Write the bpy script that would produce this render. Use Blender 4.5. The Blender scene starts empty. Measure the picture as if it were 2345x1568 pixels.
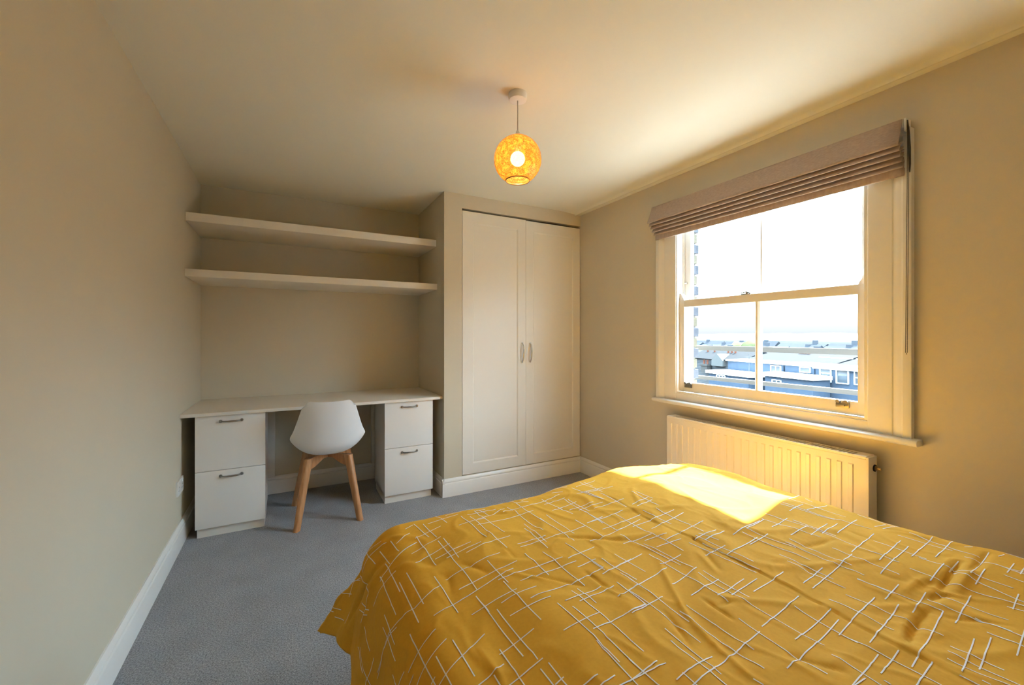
import bpy, bmesh, math, random
import numpy as np
from mathutils import Vector, Matrix, noise

random.seed(7)
S = bpy.context.scene
COL = S.collection
PI = math.pi

# ------------------------------------------------------------------ camera, sky, sun, exposure
cam_d = bpy.data.cameras.new('camera')
cam = bpy.data.objects.new('camera', cam_d)
COL.objects.link(cam)
cam.location = (0, 0, 1.25)
cam.rotation_euler = (PI / 2, 0, -0.4919)
cam_d.sensor_width = 36.0
cam_d.lens = 954.9 / 2345 * 36.0
cam_d.shift_y = -14.1 / 2345
cam_d.clip_start = 0.02
cam_d.clip_end = 3000
S.camera = cam

S.view_settings.view_transform = 'Standard'
S.view_settings.look = 'None'
S.view_settings.gamma = 1
S.view_settings.use_curve_mapping = False
S.view_settings.exposure = 0.36
S.cycles.max_bounces = 16
S.cycles.diffuse_bounces = 10
S.cycles.transparent_max_bounces = 16
S.cycles.sample_clamp_indirect = 8.0

SKY = 24.0
w = bpy.data.worlds.new('hazy_sky')
S.world = w
w.use_nodes = True
nt = w.node_tree
nt.nodes.clear()
tc = nt.nodes.new('ShaderNodeTexCoord')
sx = nt.nodes.new('ShaderNodeSeparateXYZ')
rp = nt.nodes.new('ShaderNodeValToRGB')
bg = nt.nodes.new('ShaderNodeBackground')
wo = nt.nodes.new('ShaderNodeOutputWorld')
nt.links.new(tc.outputs['Generated'], sx.inputs[0])
nt.links.new(sx.outputs['Z'], rp.inputs[0])
nt.links.new(rp.outputs[0], bg.inputs[0])
nt.links.new(bg.outputs[0], wo.inputs[0])
e = rp.color_ramp.elements
e[0].position = 0.0; e[0].color = (0.029, 0.031, 0.034, 1)
e[1].position = 1.0; e[1].color = (0.56, 0.80, 1.0, 1)
for pos, c in ((0.03, (0.040, 0.042, 0.045)), (0.10, (0.20, 0.22, 0.24)), (0.25, (0.50, 0.68, 0.84))):
    n_ = rp.color_ramp.elements.new(pos); n_.color = (*c, 1)
bg.inputs['Strength'].default_value = SKY

sun_d = bpy.data.lights.new('sun', 'SUN')
sun_d.energy = 58.0
sun_d.angle = math.radians(0.9)
sun_d.color = (1.0, 0.92, 0.80)
sun = bpy.data.objects.new('sun', sun_d)
COL.objects.link(sun)
sun.location = (6, 2, 8)
sun.rotation_euler = Vector((-1.0, -0.10, -1.31)).to_track_quat('-Z', 'Y').to_euler()

# ------------------------------------------------------------------ helpers
def nodes(name):
    m = bpy.data.materials.new(name)
    m.use_nodes = True
    t = m.node_tree
    return m, t, t.nodes['Principled BSDF'], t.nodes['Material Output']

def mat(name, color, rough=0.6, metal=0.0, var=0.0, vscale=6.0, bump=0.0, bscale=200.0, spec=0.5, coat=0.0):
    """Principled material with an optional tone variation and fine relief."""
    m, t, b, o = nodes(name)
    b.inputs['Base Color'].default_value = (*color, 1)
    b.inputs['Roughness'].default_value = rough
    b.inputs['Metallic'].default_value = metal
    b.inputs['Specular IOR Level'].default_value = spec
    b.inputs['Coat Weight'].default_value = coat
    tcn = t.nodes.new('ShaderNodeTexCoord')
    if var > 0:
        nz = t.nodes.new('ShaderNodeTexNoise')
        nz.inputs['Scale'].default_value = vscale
        nz.inputs['Detail'].default_value = 4
        t.links.new(tcn.outputs['Object'], nz.inputs['Vector'])
        mx = t.nodes.new('ShaderNodeMix'); mx.data_type = 'RGBA'
        mx.inputs[6].default_value = (*[c * (1 - var) for c in color], 1)
        mx.inputs[7].default_value = (*[min(1, c * (1 + var)) for c in color], 1)
        t.links.new(nz.outputs['Fac'], mx.inputs[0])
        t.links.new(mx.outputs[2], b.inputs['Base Color'])
    if bump > 0:
        n2 = t.nodes.new('ShaderNodeTexNoise')
        n2.inputs['Scale'].default_value = bscale
        n2.inputs['Detail'].default_value = 3
        t.links.new(tcn.outputs['Object'], n2.inputs['Vector'])
        bp = t.nodes.new('ShaderNodeBump')
        bp.inputs['Strength'].default_value = bump
        bp.inputs['Distance'].default_value = 0.002
        t.links.new(n2.outputs['Fac'], bp.inputs['Height'])
        t.links.new(bp.outputs[0], b.inputs['Normal'])
    return m

def box(bm, x, y, z, bev=0.0, seg=2):
    vs = [bm.verts.new((x[i], y[j], z[k])) for i in (0, 1) for j in (0, 1) for k in (0, 1)]
    fs = [(0, 1, 3, 2), (4, 6, 7, 5), (0, 4, 5, 1), (2, 3, 7, 6), (0, 2, 6, 4), (1, 5, 7, 3)]
    faces = [bm.faces.new([vs[i] for i in f]) for f in fs]
    if bev > 0:
        es = list({e_ for f in faces for e_ in f.edges})
        bmesh.ops.bevel(bm, geom=es, offset=bev, segments=seg, affect='EDGES', profile=0.7)

def prism(bm, pts, fn, a0, a1):
    """extrude a closed 2-D outline between a0 and a1; fn(p, q, a) gives the 3-D point"""
    A = [bm.verts.new(fn(p, q, a0)) for p, q in pts]
    B = [bm.verts.new(fn(p, q, a1)) for p, q in pts]
    n = len(pts)
    for i in range(n):
        bm.faces.new((A[i], A[(i + 1) % n], B[(i + 1) % n], B[i]))
    bm.faces.new(A[::-1]); bm.faces.new(B)

def tube(bm, pts, r, seg=10, cap=True):
    pts = [Vector(p) for p in pts]
    rs = r if isinstance(r, (list, tuple)) else [r] * len(pts)
    rings = []
    up = None
    for i, p in enumerate(pts):
        d = (pts[min(i + 1, len(pts) - 1)] - pts[max(i - 1, 0)]).normalized()
        if up is None:
            up = Vector((0, 0, 1)) if abs(d.z) < 0.9 else Vector((1, 0, 0))
        s = d.cross(up).normalized(); u = s.cross(d).normalized(); up = u
        rings.append([bm.verts.new(p + rs[i] * (math.cos(2 * PI * k / seg) * s + math.sin(2 * PI * k / seg) * u)) for k in range(seg)])
    for a, b in zip(rings, rings[1:]):
        for k in range(seg):
            bm.faces.new((a[k], a[(k + 1) % seg], b[(k + 1) % seg], b[k]))
    if cap:
        bm.faces.new(rings[0][::-1]); bm.faces.new(rings[-1])

def lathe(bm, prof, c, seg=32, closed=False):
    """profile of (radius, z) turned about the vertical through c"""
    rings = []
    for r, z in prof:
        if r < 1e-6:
            rings.append([bm.verts.new((c[0], c[1], c[2] + z))])
        else:
            rings.append([bm.verts.new((c[0] + r * math.cos(2 * PI * k / seg), c[1] + r * math.sin(2 * PI * k / seg), c[2] + z)) for k in range(seg)])
    prs = list(zip(rings, rings[1:]))
    if closed:
        prs.append((rings[-1], rings[0]))
    for a, b in prs:
        for k in range(seg):
            k2 = (k + 1) % seg
            if len(a) == 1 and len(b) == 1: continue
            if len(a) == 1: bm.faces.new((a[0], b[k2], b[k]))
            elif len(b) == 1: bm.faces.new((a[k], a[k2], b[0]))
            else: bm.faces.new((a[k], a[k2], b[k2], b[k]))

def obj(name, bm, m, parent=None, smooth=False, label=None, kind=None, local=False):
    bmesh.ops.recalc_face_normals(bm, faces=bm.faces)
    me = bpy.data.meshes.new(name)
    bm.to_mesh(me); bm.free()
    if smooth:
        me.polygons.foreach_set('use_smooth', [True] * len(me.polygons))
        if smooth != 'all':
            me.set_sharp_from_angle(angle=math.radians(38))
    me.materials.append(m)
    o = bpy.data.objects.new(name, me)
    COL.objects.link(o)
    if parent:
        o.parent = parent
        if not local and parent.type == 'EMPTY':
            o.matrix_parent_inverse = Matrix.Translation(parent.location).inverted()
    if label: o['label'] = label
    if kind: o['kind'] = kind
    return o

def bx(name, x, y, z, m, parent=None, bev=0.0, smooth=False, **k):
    bm = bmesh.new(); box(bm, x, y, z, bev)
    return obj(name, bm, m, parent, smooth=smooth or bev > 0, **k)

def tag(o, label, cat, group=None):
    o['label'] = label; o['category'] = cat
    if group: o['group'] = group
    return o

def thing(name, loc, label, cat, group=None, rz=0.0):
    o = bpy.data.objects.new(name, None)
    COL.objects.link(o)
    o.location = loc; o.rotation_euler = (0, 0, rz)
    o.empty_display_size = 0.1
    return tag(o, label, cat, group)

def structure(o):
    o['kind'] = 'structure'
    return o

# ------------------------------------------------------------------ materials
M = {}
M['wall'] = mat('wall_paint', (0.605, 0.548, 0.425), 0.75, var=0.03, vscale=3, bump=0.08, bscale=90)
M['ceil'] = mat('ceiling_paint', (0.77, 0.765, 0.68), 0.8, var=0.015, vscale=2, bump=0.06, bscale=60)
M['wood_white'] = mat('white_eggshell', (0.78, 0.75, 0.68), 0.4, bump=0.03, bscale=40)
M['trim'] = mat('white_gloss_trim', (0.80, 0.79, 0.755), 0.3, bump=0.04, bscale=30)
M['drawer'] = mat('white_laminate', (0.80, 0.78, 0.74), 0.35)
M['desk'] = mat('desk_laminate', (0.78, 0.74, 0.66), 0.35)
M['dark'] = mat('dark_shade_and_feet', (0.05, 0.045, 0.04), 0.9)  # shade in carcass and pin holes put into near-black colour; also dark bed feet
M['pewter'] = mat('pewter_metal', (0.30, 0.28, 0.25), 0.33, metal=1.0)
M['chrome'] = mat('satin_nickel', (0.62, 0.58, 0.52), 0.25, metal=1.0)
M['brass'] = mat('aged_brass', (0.45, 0.33, 0.18), 0.3, metal=1.0)
M['shell'] = mat('white_polypropylene', (0.80, 0.80, 0.80), 0.38, bump=0.02, bscale=500)
M['plastic'] = mat('white_plastic', (0.80, 0.79, 0.76), 0.3)
M['radiator'] = mat('radiator_enamel', (0.80, 0.76, 0.67), 0.3)
M['grille_dark'] = mat('grille_shade', (0.03, 0.025, 0.02), 0.9)  # near-black colour stands in for shade under the grille and in the plug hollow
M['mattress'] = mat('mattress_ticking', (0.7, 0.68, 0.64), 0.85, bump=0.1, bscale=300)
M['divan'] = mat('divan_fabric', (0.10, 0.10, 0.11), 0.9, bump=0.2, bscale=400)
M['chain'] = mat('dark_chain_metal', (0.09, 0.085, 0.08), 0.35, metal=0.8)
M['cord'] = mat('lamp_cord', (0.55, 0.52, 0.46), 0.5)

def carpet():
    m, t, b, o = nodes('grey_carpet')
    tcn = t.nodes.new('ShaderNodeTexCoord')
    n1 = t.nodes.new('ShaderNodeTexNoise'); n1.inputs['Scale'].default_value = 170; n1.inputs['Detail'].default_value = 3; n1.inputs['Roughness'].default_value = 0.75
    n2 = t.nodes.new('ShaderNodeTexNoise'); n2.inputs['Scale'].default_value = 5; n2.inputs['Detail'].default_value = 3
    for n in (n1, n2): t.links.new(tcn.outputs['Object'], n.inputs['Vector'])
    r = t.nodes.new('ShaderNodeValToRGB')
    r.color_ramp.elements[0].position = 0.34; r.color_ramp.elements[0].color = (0.112, 0.114, 0.123, 1)
    r.color_ramp.elements[1].position = 0.66; r.color_ramp.elements[1].color = (0.48, 0.485, 0.51, 1)
    t.links.new(n1.outputs['Fac'], r.inputs[0])
    mx = t.nodes.new('ShaderNodeMix'); mx.data_type = 'RGBA'; mx.blend_type = 'MULTIPLY'; mx.inputs[0].default_value = 1
    r2 = t.nodes.new('ShaderNodeValToRGB')
    r2.color_ramp.elements[0].position = 0.3; r2.color_ramp.elements[0].color = (0.82, 0.82, 0.82, 1)
    r2.color_ramp.elements[1].position = 0.7; r2.color_ramp.elements[1].color = (1, 1, 1, 1)
    t.links.new(n2.outputs['Fac'], r2.inputs[0])
    t.links.new(r.outputs[0], mx.inputs[6]); t.links.new(r2.outputs[0], mx.inputs[7])
    t.links.new(mx.outputs[2], b.inputs['Base Color'])
    b.inputs['Roughness'].default_value = 0.95
    b.inputs['Sheen Weight'].default_value = 0.2
    bp = t.nodes.new('ShaderNodeBump'); bp.inputs['Strength'].default_value = 0.7; bp.inputs['Distance'].default_value = 0.006
    t.links.new(n1.outputs['Fac'], bp.inputs['Height']); t.links.new(bp.outputs[0], b.inputs['Normal'])
    return m
M['carpet'] = carpet()

def fabric(name, c1, c2, sx_, sy_, sz_, rough=0.85, sheen=0.3, bump=0.25):
    """woven cloth: two crossed fine noises"""
    m, t, b, o = nodes(name)
    tcn = t.nodes.new('ShaderNodeTexCoord')
    mp = t.nodes.new('ShaderNodeMapping'); mp.inputs['Scale'].default_value = (sx_, sy_, sz_)
    t.links.new(tcn.outputs['Object'], mp.inputs['Vector'])
    n1 = t.nodes.new('ShaderNodeTexNoise'); n1.inputs['Scale'].default_value = 1; n1.inputs['Detail'].default_value = 4
    t.links.new(mp.outputs[0], n1.inputs['Vector'])
    mx = t.nodes.new('ShaderNodeMix'); mx.data_type = 'RGBA'
    mx.inputs[6].default_value = (*c1, 1); mx.inputs[7].default_value = (*c2, 1)
    t.links.new(n1.outputs['Fac'], mx.inputs[0]); t.links.new(mx.outputs[2], b.inputs['Base Color'])
    b.inputs['Roughness'].default_value = rough
    b.inputs['Sheen Weight'].default_value = sheen
    b.inputs['Specular IOR Level'].default_value = 0.16
    bp = t.nodes.new('ShaderNodeBump'); bp.inputs['Strength'].default_value = bump; bp.inputs['Distance'].default_value = 0.0015
    t.links.new(n1.outputs['Fac'], bp.inputs['Height']); t.links.new(bp.outputs[0], b.inputs['Normal'])
    return m
M['blind'] = fabric('taupe_blind_cloth', (0.32, 0.24, 0.195), (0.54, 0.43, 0.365), 500, 60, 25, bump=0.35)
M['duvet'] = fabric('mustard_cotton', (0.60, 0.30, 0.024), (0.70, 0.365, 0.032), 120, 120, 120, rough=0.9, sheen=0.0, bump=0.12)
M['print'] = mat('white_cloth_print', (0.80, 0.77, 0.72), 0.85)

def beech():
    m, t, b, o = nodes('beech_wood')
    tcn = t.nodes.new('ShaderNodeTexCoord')
    mp = t.nodes.new('ShaderNodeMapping'); mp.inputs['Scale'].default_value = (40, 40, 3)
    n1 = t.nodes.new('ShaderNodeTexNoise'); n1.inputs['Scale'].default_value = 2; n1.inputs['Detail'].default_value = 5
    r = t.nodes.new('ShaderNodeValToRGB')
    r.color_ramp.elements[0].position = 0.3; r.color_ramp.elements[0].color = (0.42, 0.19, 0.075, 1)
    r.color_ramp.elements[1].position = 0.7; r.color_ramp.elements[1].color = (0.58, 0.30, 0.13, 1)
    t.links.new(tcn.outputs['Object'], mp.inputs[0]); t.links.new(mp.outputs[0], n1.inputs['Vector'])
    t.links.new(n1.outputs['Fac'], r.inputs[0]); t.links.new(r.outputs[0], b.inputs['Base Color'])
    b.inputs['Roughness'].default_value = 0.45
    return m
M['beech'] = beech()

def schlick(t):
    """reflectance of a thin sheet, the same from both sides"""
    lw = t.nodes.new('ShaderNodeLayerWeight'); lw.inputs['Blend'].default_value = 0.5
    pw = t.nodes.new('ShaderNodeMath'); pw.operation = 'POWER'; pw.inputs[1].default_value = 5
    ma = t.nodes.new('ShaderNodeMath'); ma.operation = 'MULTIPLY_ADD'; ma.inputs[1].default_value = 0.6; ma.inputs[2].default_value = 0.035
    t.links.new(lw.outputs['Facing'], pw.inputs[0]); t.links.new(pw.outputs[0], ma.inputs[0])
    return ma

def glass(name):
    m, t, b, o = nodes(name)
    tr = t.nodes.new('ShaderNodeBsdfTransparent'); tr.inputs[0].default_value = (0.97, 0.985, 0.985, 1)
    gl = t.nodes.new('ShaderNodeBsdfGlossy'); gl.inputs['Roughness'].default_value = 0.01
    fr = schlick(t)
    mx = t.nodes.new('ShaderNodeMixShader')
    t.links.new(fr.outputs[0], mx.inputs[0]); t.links.new(tr.outputs[0], mx.inputs[1]); t.links.new(gl.outputs[0], mx.inputs[2])
    t.links.new(mx.outputs[0], o.inputs['Surface'])
    return m
M['glass'] = glass('window_glass')

def amber():
    """crackled mosaic glass: translucent amber chips with dark joints"""
    m, t, b, o = nodes('amber_mosaic_glass')
    tcn = t.nodes.new('ShaderNodeTexCoord')
    v = t.nodes.new('ShaderNodeTexVoronoi'); v.inputs['Scale'].default_value = 235
    v2 = t.nodes.new('ShaderNodeTexVoronoi'); v2.feature = 'DISTANCE_TO_EDGE'; v2.inputs['Scale'].default_value = 235
    nz = t.nodes.new('ShaderNodeTexNoise'); nz.inputs['Scale'].default_value = 55; nz.inputs['Detail'].default_value = 2
    for n in (v, v2, nz): t.links.new(tcn.outputs['Object'], n.inputs['Vector'])
    r = t.nodes.new('ShaderNodeValToRGB')
    r.color_ramp.elements[0].position = 0.0; r.color_ramp.elements[0].color = (0.52, 0.22, 0.02, 1)
    r.color_ramp.elements[1].position = 1.0; r.color_ramp.elements[1].color = (1.0, 0.58, 0.13, 1)
    t.links.new(v.outputs['Color'], r.inputs[0])
    # joints appear only in patches
    j = t.nodes.new('ShaderNodeMapRange'); j.inputs['From Min'].default_value = 0.0; j.inputs['From Max'].default_value = 0.18
    t.links.new(v2.outputs['Distance'], j.inputs['Value'])
    pz = t.nodes.new('ShaderNodeMapRange'); pz.inputs['From Min'].default_value = 0.40; pz.inputs['From Max'].default_value = 0.56
    t.links.new(nz.outputs['Fac'], pz.inputs['Value'])
    iv = t.nodes.new('ShaderNodeMath'); iv.operation = 'SUBTRACT'; iv.inputs[0].default_value = 1.0
    t.links.new(pz.outputs[0], iv.inputs[1])
    mxm = t.nodes.new('ShaderNodeMath'); mxm.operation = 'MAXIMUM'
    t.links.new(j.outputs[0], mxm.inputs[0]); t.links.new(iv.outputs[0], mxm.inputs[1])
    cm = t.nodes.new('ShaderNodeMix'); cm.data_type = 'RGBA'
    cm.inputs[6].default_value = (0.10, 0.03, 0.004, 1)
    t.links.new(mxm.outputs[0], cm.inputs[0]); t.links.new(r.outputs[0], cm.inputs[7])
    tl = t.nodes.new('ShaderNodeBsdfTranslucent'); tp = t.nodes.new('ShaderNodeBsdfTransparent'); gl = t.nodes.new('ShaderNodeBsdfGlossy')
    df = t.nodes.new('ShaderNodeBsdfDiffuse')
    gl.inputs['Roughness'].default_value = 0.12
    for s_ in (tl, df): t.links.new(cm.outputs[2], s_.inputs[0])
    pale = t.nodes.new('ShaderNodeMix'); pale.data_type = 'RGBA'; pale.inputs[0].default_value = 0.5
    t.links.new(cm.outputs[2], pale.inputs[6]); pale.inputs[7].default_value = (1.0, 0.92, 0.78, 1)
    t.links.new(pale.outputs[2], tp.inputs[0])
    m1 = t.nodes.new('ShaderNodeMixShader'); m1.inputs[0].default_value = 0.42
    m2 = t.nodes.new('ShaderNodeMixShader'); m2.inputs[0].default_value = 0.25
    m3 = t.nodes.new('ShaderNodeMixShader')
    fr = schlick(t)
    t.links.new(tl.outputs[0], m1.inputs[1]); t.links.new(tp.outputs[0], m1.inputs[2])
    t.links.new(m1.outputs[0], m2.inputs[1]); t.links.new(df.outputs[0], m2.inputs[2])
    t.links.new(fr.outputs[0], m3.inputs[0]); t.links.new(m2.outputs[0], m3.inputs[1]); t.links.new(gl.outputs[0], m3.inputs[2])
    bp = t.nodes.new('ShaderNodeBump'); bp.inputs['Strength'].default_value = 0.5; bp.inputs['Distance'].default_value = 0.002
    t.links.new(v2.outputs['Distance'], bp.inputs['Height']); t.links.new(bp.outputs[0], gl.inputs['Normal'])
    t.links.new(m3.outputs[0], o.inputs['Surface'])
    return m
M['amber'] = amber()

def emit(name, c, s):
    m, t, b, o = nodes(name)
    b.inputs['Base Color'].default_value = (0.9, 0.9, 0.9, 1)
    b.inputs['Emission Color'].default_value = (*c, 1)
    b.inputs['Emission Strength'].default_value = s
    return m
M['bulb'] = emit('lit_bulb', (1.0, 0.87, 0.66), 64.0)

# ------------------------------------------------------------------ room shell
XL, XR, YB, YC, YR, ZC = -0.577, 2.39, 3.83, 3.112, -0.62, 2.381
XC = 1.068                       # left face of the wardrobe wall
structure(bx('floor', (XL - .1, XR + .05), (YR - .1, YB + .1), (-0.1, 0), M['carpet']))
bm = bmesh.new()
prof = [(XL - .1, ZC), (2.19, ZC), (2.24, ZC - .003), (2.29, ZC - .007), (2.318, ZC - .010), (2.326, ZC - .017), (2.336, ZC - .017), (2.344, ZC - .011), (XR, ZC - .012), (XR + .05, ZC - .012), (XR + .05, ZC + .1), (XL - .1, ZC + .1)]
prism(bm, prof, lambda p, q, a: (p, a, q), YR - .1, YB + .1)
structure(obj('ceiling', bm, M['ceil'], smooth=True))
structure(bx('wall_left', (XL - .1, XL), (YR - .1, YB + .1), (-.05, ZC + .05), M['wall']))
structure(bx('wall_back', (XL - .05, XR + .05), (YB, YB + .1), (-.05, ZC + .05), M['wall']))
structure(bx('wall_rear', (XL - .05, XR + .05), (YR - .1, YR), (-.05, ZC + .05), M['wall']))
# wall with the wardrobe opening
D0, D1, DZ0, DZ1 = 1.217, 2.388, 0.142, 2.258
bm = bmesh.new()
box(bm, (XC, D0), (YC, YC + .06), (-.02, ZC + .02))
box(bm, (XC, XC + .06), (YC + .05, YB + .02), (-.02, ZC + .02))
box(bm, (D0, XR + .02), (YC, YC + .06), (DZ1 + .012, ZC + .02))
box(bm, (D0, XR + .02), (YC, YC + .06), (-.02, DZ0 - .004))
structure(obj('wall_wardrobe', bm, M['wall']))
# window wall
OY0, OY1, OZ0, OZ1 = 0.93, 2.03, 0.78, 2.16
bm = bmesh.new()
XO = 2.56
box(bm, (XR, XO), (YR - .1, OY0), (-.05, ZC + .05))
box(bm, (XR, XO), (OY1, YB + .1), (-.05, ZC + .05))
box(bm, (XR, XO), (OY0, OY1), (-.05, OZ0))
box(bm, (XR, XR + .09), (OY0, OY1), (OZ1, ZC + .05))
box(bm, (XR + .09, XO), (OY0, OY1), (2.52, ZC + .25))
structure(obj('wall_right', bm, M['wall']))

SK = [(0, 0), (.02, 0), (.02, .100), (.0175, .105), (.0135, .107), (.0135, .1105), (.017, .114), (.0165, .123), (.011, .131), (.006, .138), (0, .138)]
def skirting(name, fn, a0, a1):
    bm = bmesh.new(); prism(bm, SK, fn, a0, a1)
    return structure(obj(name, bm, M['trim'], smooth=True))
skirting('baseboard_left', lambda d, z, a: (XL + d, a, z), YR, YB)
skirting('baseboard_back', lambda d, z, a: (a, YB - d, z), XL, XC)
skirting('baseboard_rear', lambda d, z, a: (a, YR + d, z), XL, XR)
skirting('baseboard_wardrobe', lambda d, z, a: (a, YC - d, z), XC - .02, XR)
skirting('baseboard_return', lambda d, z, a: (XC - d, a, z), YC - .0195, YB - .02)
skirting('baseboard_right', lambda d, z, a: (XR - d, a, z), YR, YC)

# ------------------------------------------------------------------ window
win = bpy.data.objects.new('window_1', None); COL.objects.link(win)
win.location = (XR, 1.48, .8); win['kind'] = 'structure'
def casing_pts(outer, inner):
    s = 1 if inner > outer else -1
    f = lambda d: outer + s * d
    return [(f(0), XR), (f(0), 2.359), (f(.004), 2.357), (f(.028), 2.357), (f(.031), 2.360), (f(.036), 2.361), (f(.044), 2.363), (f(.054), 2.368), (f(.062), 2.374), (f(.066), 2.375),
            (f(.070), 2.371), (f(.072), 2.371), (inner - s * .006, 2.371), (inner - s * .001, 2.374), (inner, 2.378), (inner, XR)]
for o_, i_ in ((0.769, 0.930), (2.183, 2.018)):
    bm = bmesh.new(); prism(bm, casing_pts(o_, i_), lambda p, q, a: (q, p, a), .806, 2.15)
    obj('casing', bm, M['trim'], win, smooth=True)
bm = bmesh.new(); prism(bm, [(2.15 - (p - .769), q) for p, q in casing_pts(.769, .93)], lambda p, q, a: (q - .001, a, p), .772, 2.180)
obj('casing', bm, M['trim'], win, smooth=True)
# window board with a rounded nose
bm = bmesh.new()
nose = [(2.45, .782), (2.335, .782), (2.329, .785), (2.326, .790), (2.325, .795), (2.326, .800), (2.329, .805), (2.335, .808), (2.45, .808)]
prism(bm, nose, lambda p, q, a: (p, a, q), .742, 2.192)
obj('window_board', bm, M['trim'], win, smooth=True)
bm = bmesh.new()
box(bm, (2.374, 2.45), (.929, 2.019), (.807, .856), .002)
box(bm, (2.381, 2.405), (.929, 2.019), (.855, .868), .003)
obj('apron', bm, M['trim'], win, smooth=True)
bm = bmesh.new()
box(bm, (2.378, 2.403), (.929, .944), (.86, 2.15), .003)
box(bm, (2.378, 2.403), (2.012, 2.019), (.86, 2.15), .002)
obj('staff_bead', bm, M['trim'], win, smooth=True)
# box frame lining
bm = bmesh.new()
box(bm, (2.400, 2.56), (.90, .936), (.78, 2.50))
box(bm, (2.400, 2.56), (2.022, 2.06), (.78, 2.50))
box(bm, (2.400, 2.52), (.90, 2.06), (2.15, 2.50))
box(bm, (2.447, 2.454), (.936, .948), (.85, 2.15))
box(bm, (2.447, 2.454), (2.010, 2.022), (.85, 2.15))
obj('box_frame', bm, M['trim'], win)
bm = bmesh.new()
prism(bm, [(2.45, .845), (2.50, .845), (2.70, .80), (2.70, .74), (2.45, .74)], lambda p, q, a: (p, a, q), .88, 2.08)
obj('outer_sill', bm, M['trim'], win)

def sash(x0, x1, z0, z1, zb, zt, ylo, yhi, bars, name):
    bm = bmesh.new()
    box(bm, (x0, x1), (.937, ylo), (z0, z1), .002)
    box(bm, (x0, x1), (yhi, 2.021), (z0, z1), .002)
    box(bm, (x0 + .001, x1 - .001), (ylo - .002, yhi + .002), (z0, zb), .003)
    box(bm, (x0 + .001, x1 - .001), (ylo - .002, yhi + .002), (zt, z1), .003)
    s = obj(name, bm, M['trim'], win, smooth=True)
    for (a, b_) in bars:
        bm = bmesh.new()
        prism(bm, [(a, x0 + .012), (a + (b_ - a) * .35, x0 + .002), (a + (b_ - a) * .65, x0 + .002), (b_, x0 + .012), (b_, x1 - .004), (a, x1 - .004)], lambda p, q, z: (q, p, z), zb - .002, zt + .002)
        obj('glazing_bar', bm, M['trim'], s)
    edges = [ylo] + [v for b_ in bars for v in b_] + [yhi]
    for i in range(0, len(edges), 2):
        bx('pane', ((x0 + x1) / 2, (x0 + x1) / 2 + .003), (edges[i] - .004, edges[i + 1] + .004), (zb - .004, zt + .004), M['glass'], s)
    return s
lower = sash(2.406, 2.444, .869, 1.500, .935, 1.452, .980, 1.976, [(1.456, 1.486)], 'lower_sash')
upper = sash(2.457, 2.492, 1.456, 2.14, 1.498, 2.10, .984, 1.964, [(1.461, 1.489)], 'upper_sash')
for y0, y1, s in ((.937, .978, 1), (2.021, 1.978, -1)):
    bm = bmesh.new()
    prism(bm, [(y0, 1.499), (y1, 1.499), (y1 - s * .004, 1.512), (y1 - s * .012, 1.522), (y1 - s * .018, 1.538), (y1 - s * .026, 1.546), (y0, 1.548)], lambda p, q, a: (a, p, q), 2.408, 2.442)
    obj('sash_horn', bm, M['trim'], lower, smooth=True)
# metal lifts on the bottom rail
for yc, m_ in ((1.938, M['pewter']), (1.040, M['pewter'])):
    bm = bmesh.new()
    box(bm, (2.397, 2.407), (yc - .028, yc + .028), (.900, .922), .003)
    prism(bm, [(yc - .028, .921), (yc + .004, .921), (yc - .002, .931), (yc - .010, .938), (yc - .018, .936), (yc - .025, .928)], lambda p, q, a: (a, p, q), 2.398, 2.407)
    tube(bm, [(2.388, yc + .016, .930), (2.408, yc + .016, .930)], [.0085, .0085], 14)
    tube(bm, [(2.390, yc - .010, .911), (2.398, yc - .010, .911)], .003, 8)
    obj('sash_lift', bm, m_, lower, smooth=True, label='aged metal sash lift')
bm = bmesh.new()
box(bm, (2.412, 2.44), (1.51, 1.57), (1.500, 1.506), .002)
tube(bm, [(2.42, 1.515, 1.508), (2.42, 1.54, 1.516), (2.42, 1.575, 1.512)], .004, 8)
lathe(bm, [(0, .012), (.008, .010), (.009, 0)], (2.425, 1.54, 1.505), 12)
obj('sash_fastener', bm, M['chrome'], lower, smooth=True, label='metal sash fastener on the meeting rail')
bm = bmesh.new()
tube(bm, [(2.452, 2.008, 1.62), (2.452, 1.985, 1.62)], .006, 10)
tube(bm, [(2.452, .948, 1.70), (2.452, .962, 1.70)], .006, 10)
obj('sash_stop', bm, M['chrome'], upper, smooth=True)

# ------------------------------------------------------------------ outside: brick reveal, ledge, rails
M['brick'] = mat('stock_brick', (0.0935, 0.0825, 0.0605), 0.9, var=0.3, vscale=40, bump=0.4, bscale=120, spec=0.03)
M['brick_dark'] = mat('sooty_brick', (0.0572, 0.0598, 0.0702), 0.9, var=0.3, vscale=40, bump=0.4, bscale=120, spec=0.03)
M['mortar'] = mat('pale_mortar', (0.14, 0.135, 0.12), 0.9, spec=0.03)
M['ledge'] = mat('white_roof_felt', (0.27, 0.27, 0.265), 0.8, var=0.06, vscale=5)
M['rail'] = mat('grey_rail_paint', (0.0425, 0.0415, 0.04), 0.6)
pier = bx('wall_outside', (2.561, 2.62), (2.054, 2.75), (.70, 2.62), M['mortar'])
structure(pier)
bmx = [bmesh.new() for _ in range(2)]
for i in range(2):
    box(bmx[i], (0, (.052, .064)[i]), (0, .17), (0, .064), .003, 1)
bms = []
for i in range(2):
    me = bpy.data.meshes.new('brick'); bmx[i].to_mesh(me); bmx[i].free(); bms.append(me)
for i in range(25):
    o = bpy.data.objects.new('brick', bms[i % 2]); COL.objects.link(o)
    o.parent = pier; o.location = (2.580, 2.047 - (.004 if i % 2 else 0), .72 + i * .0755)
    me = o.data
    if not me.materials: me.materials.append(M['brick'] if i % 2 == 0 else M['brick_dark'])
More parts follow.
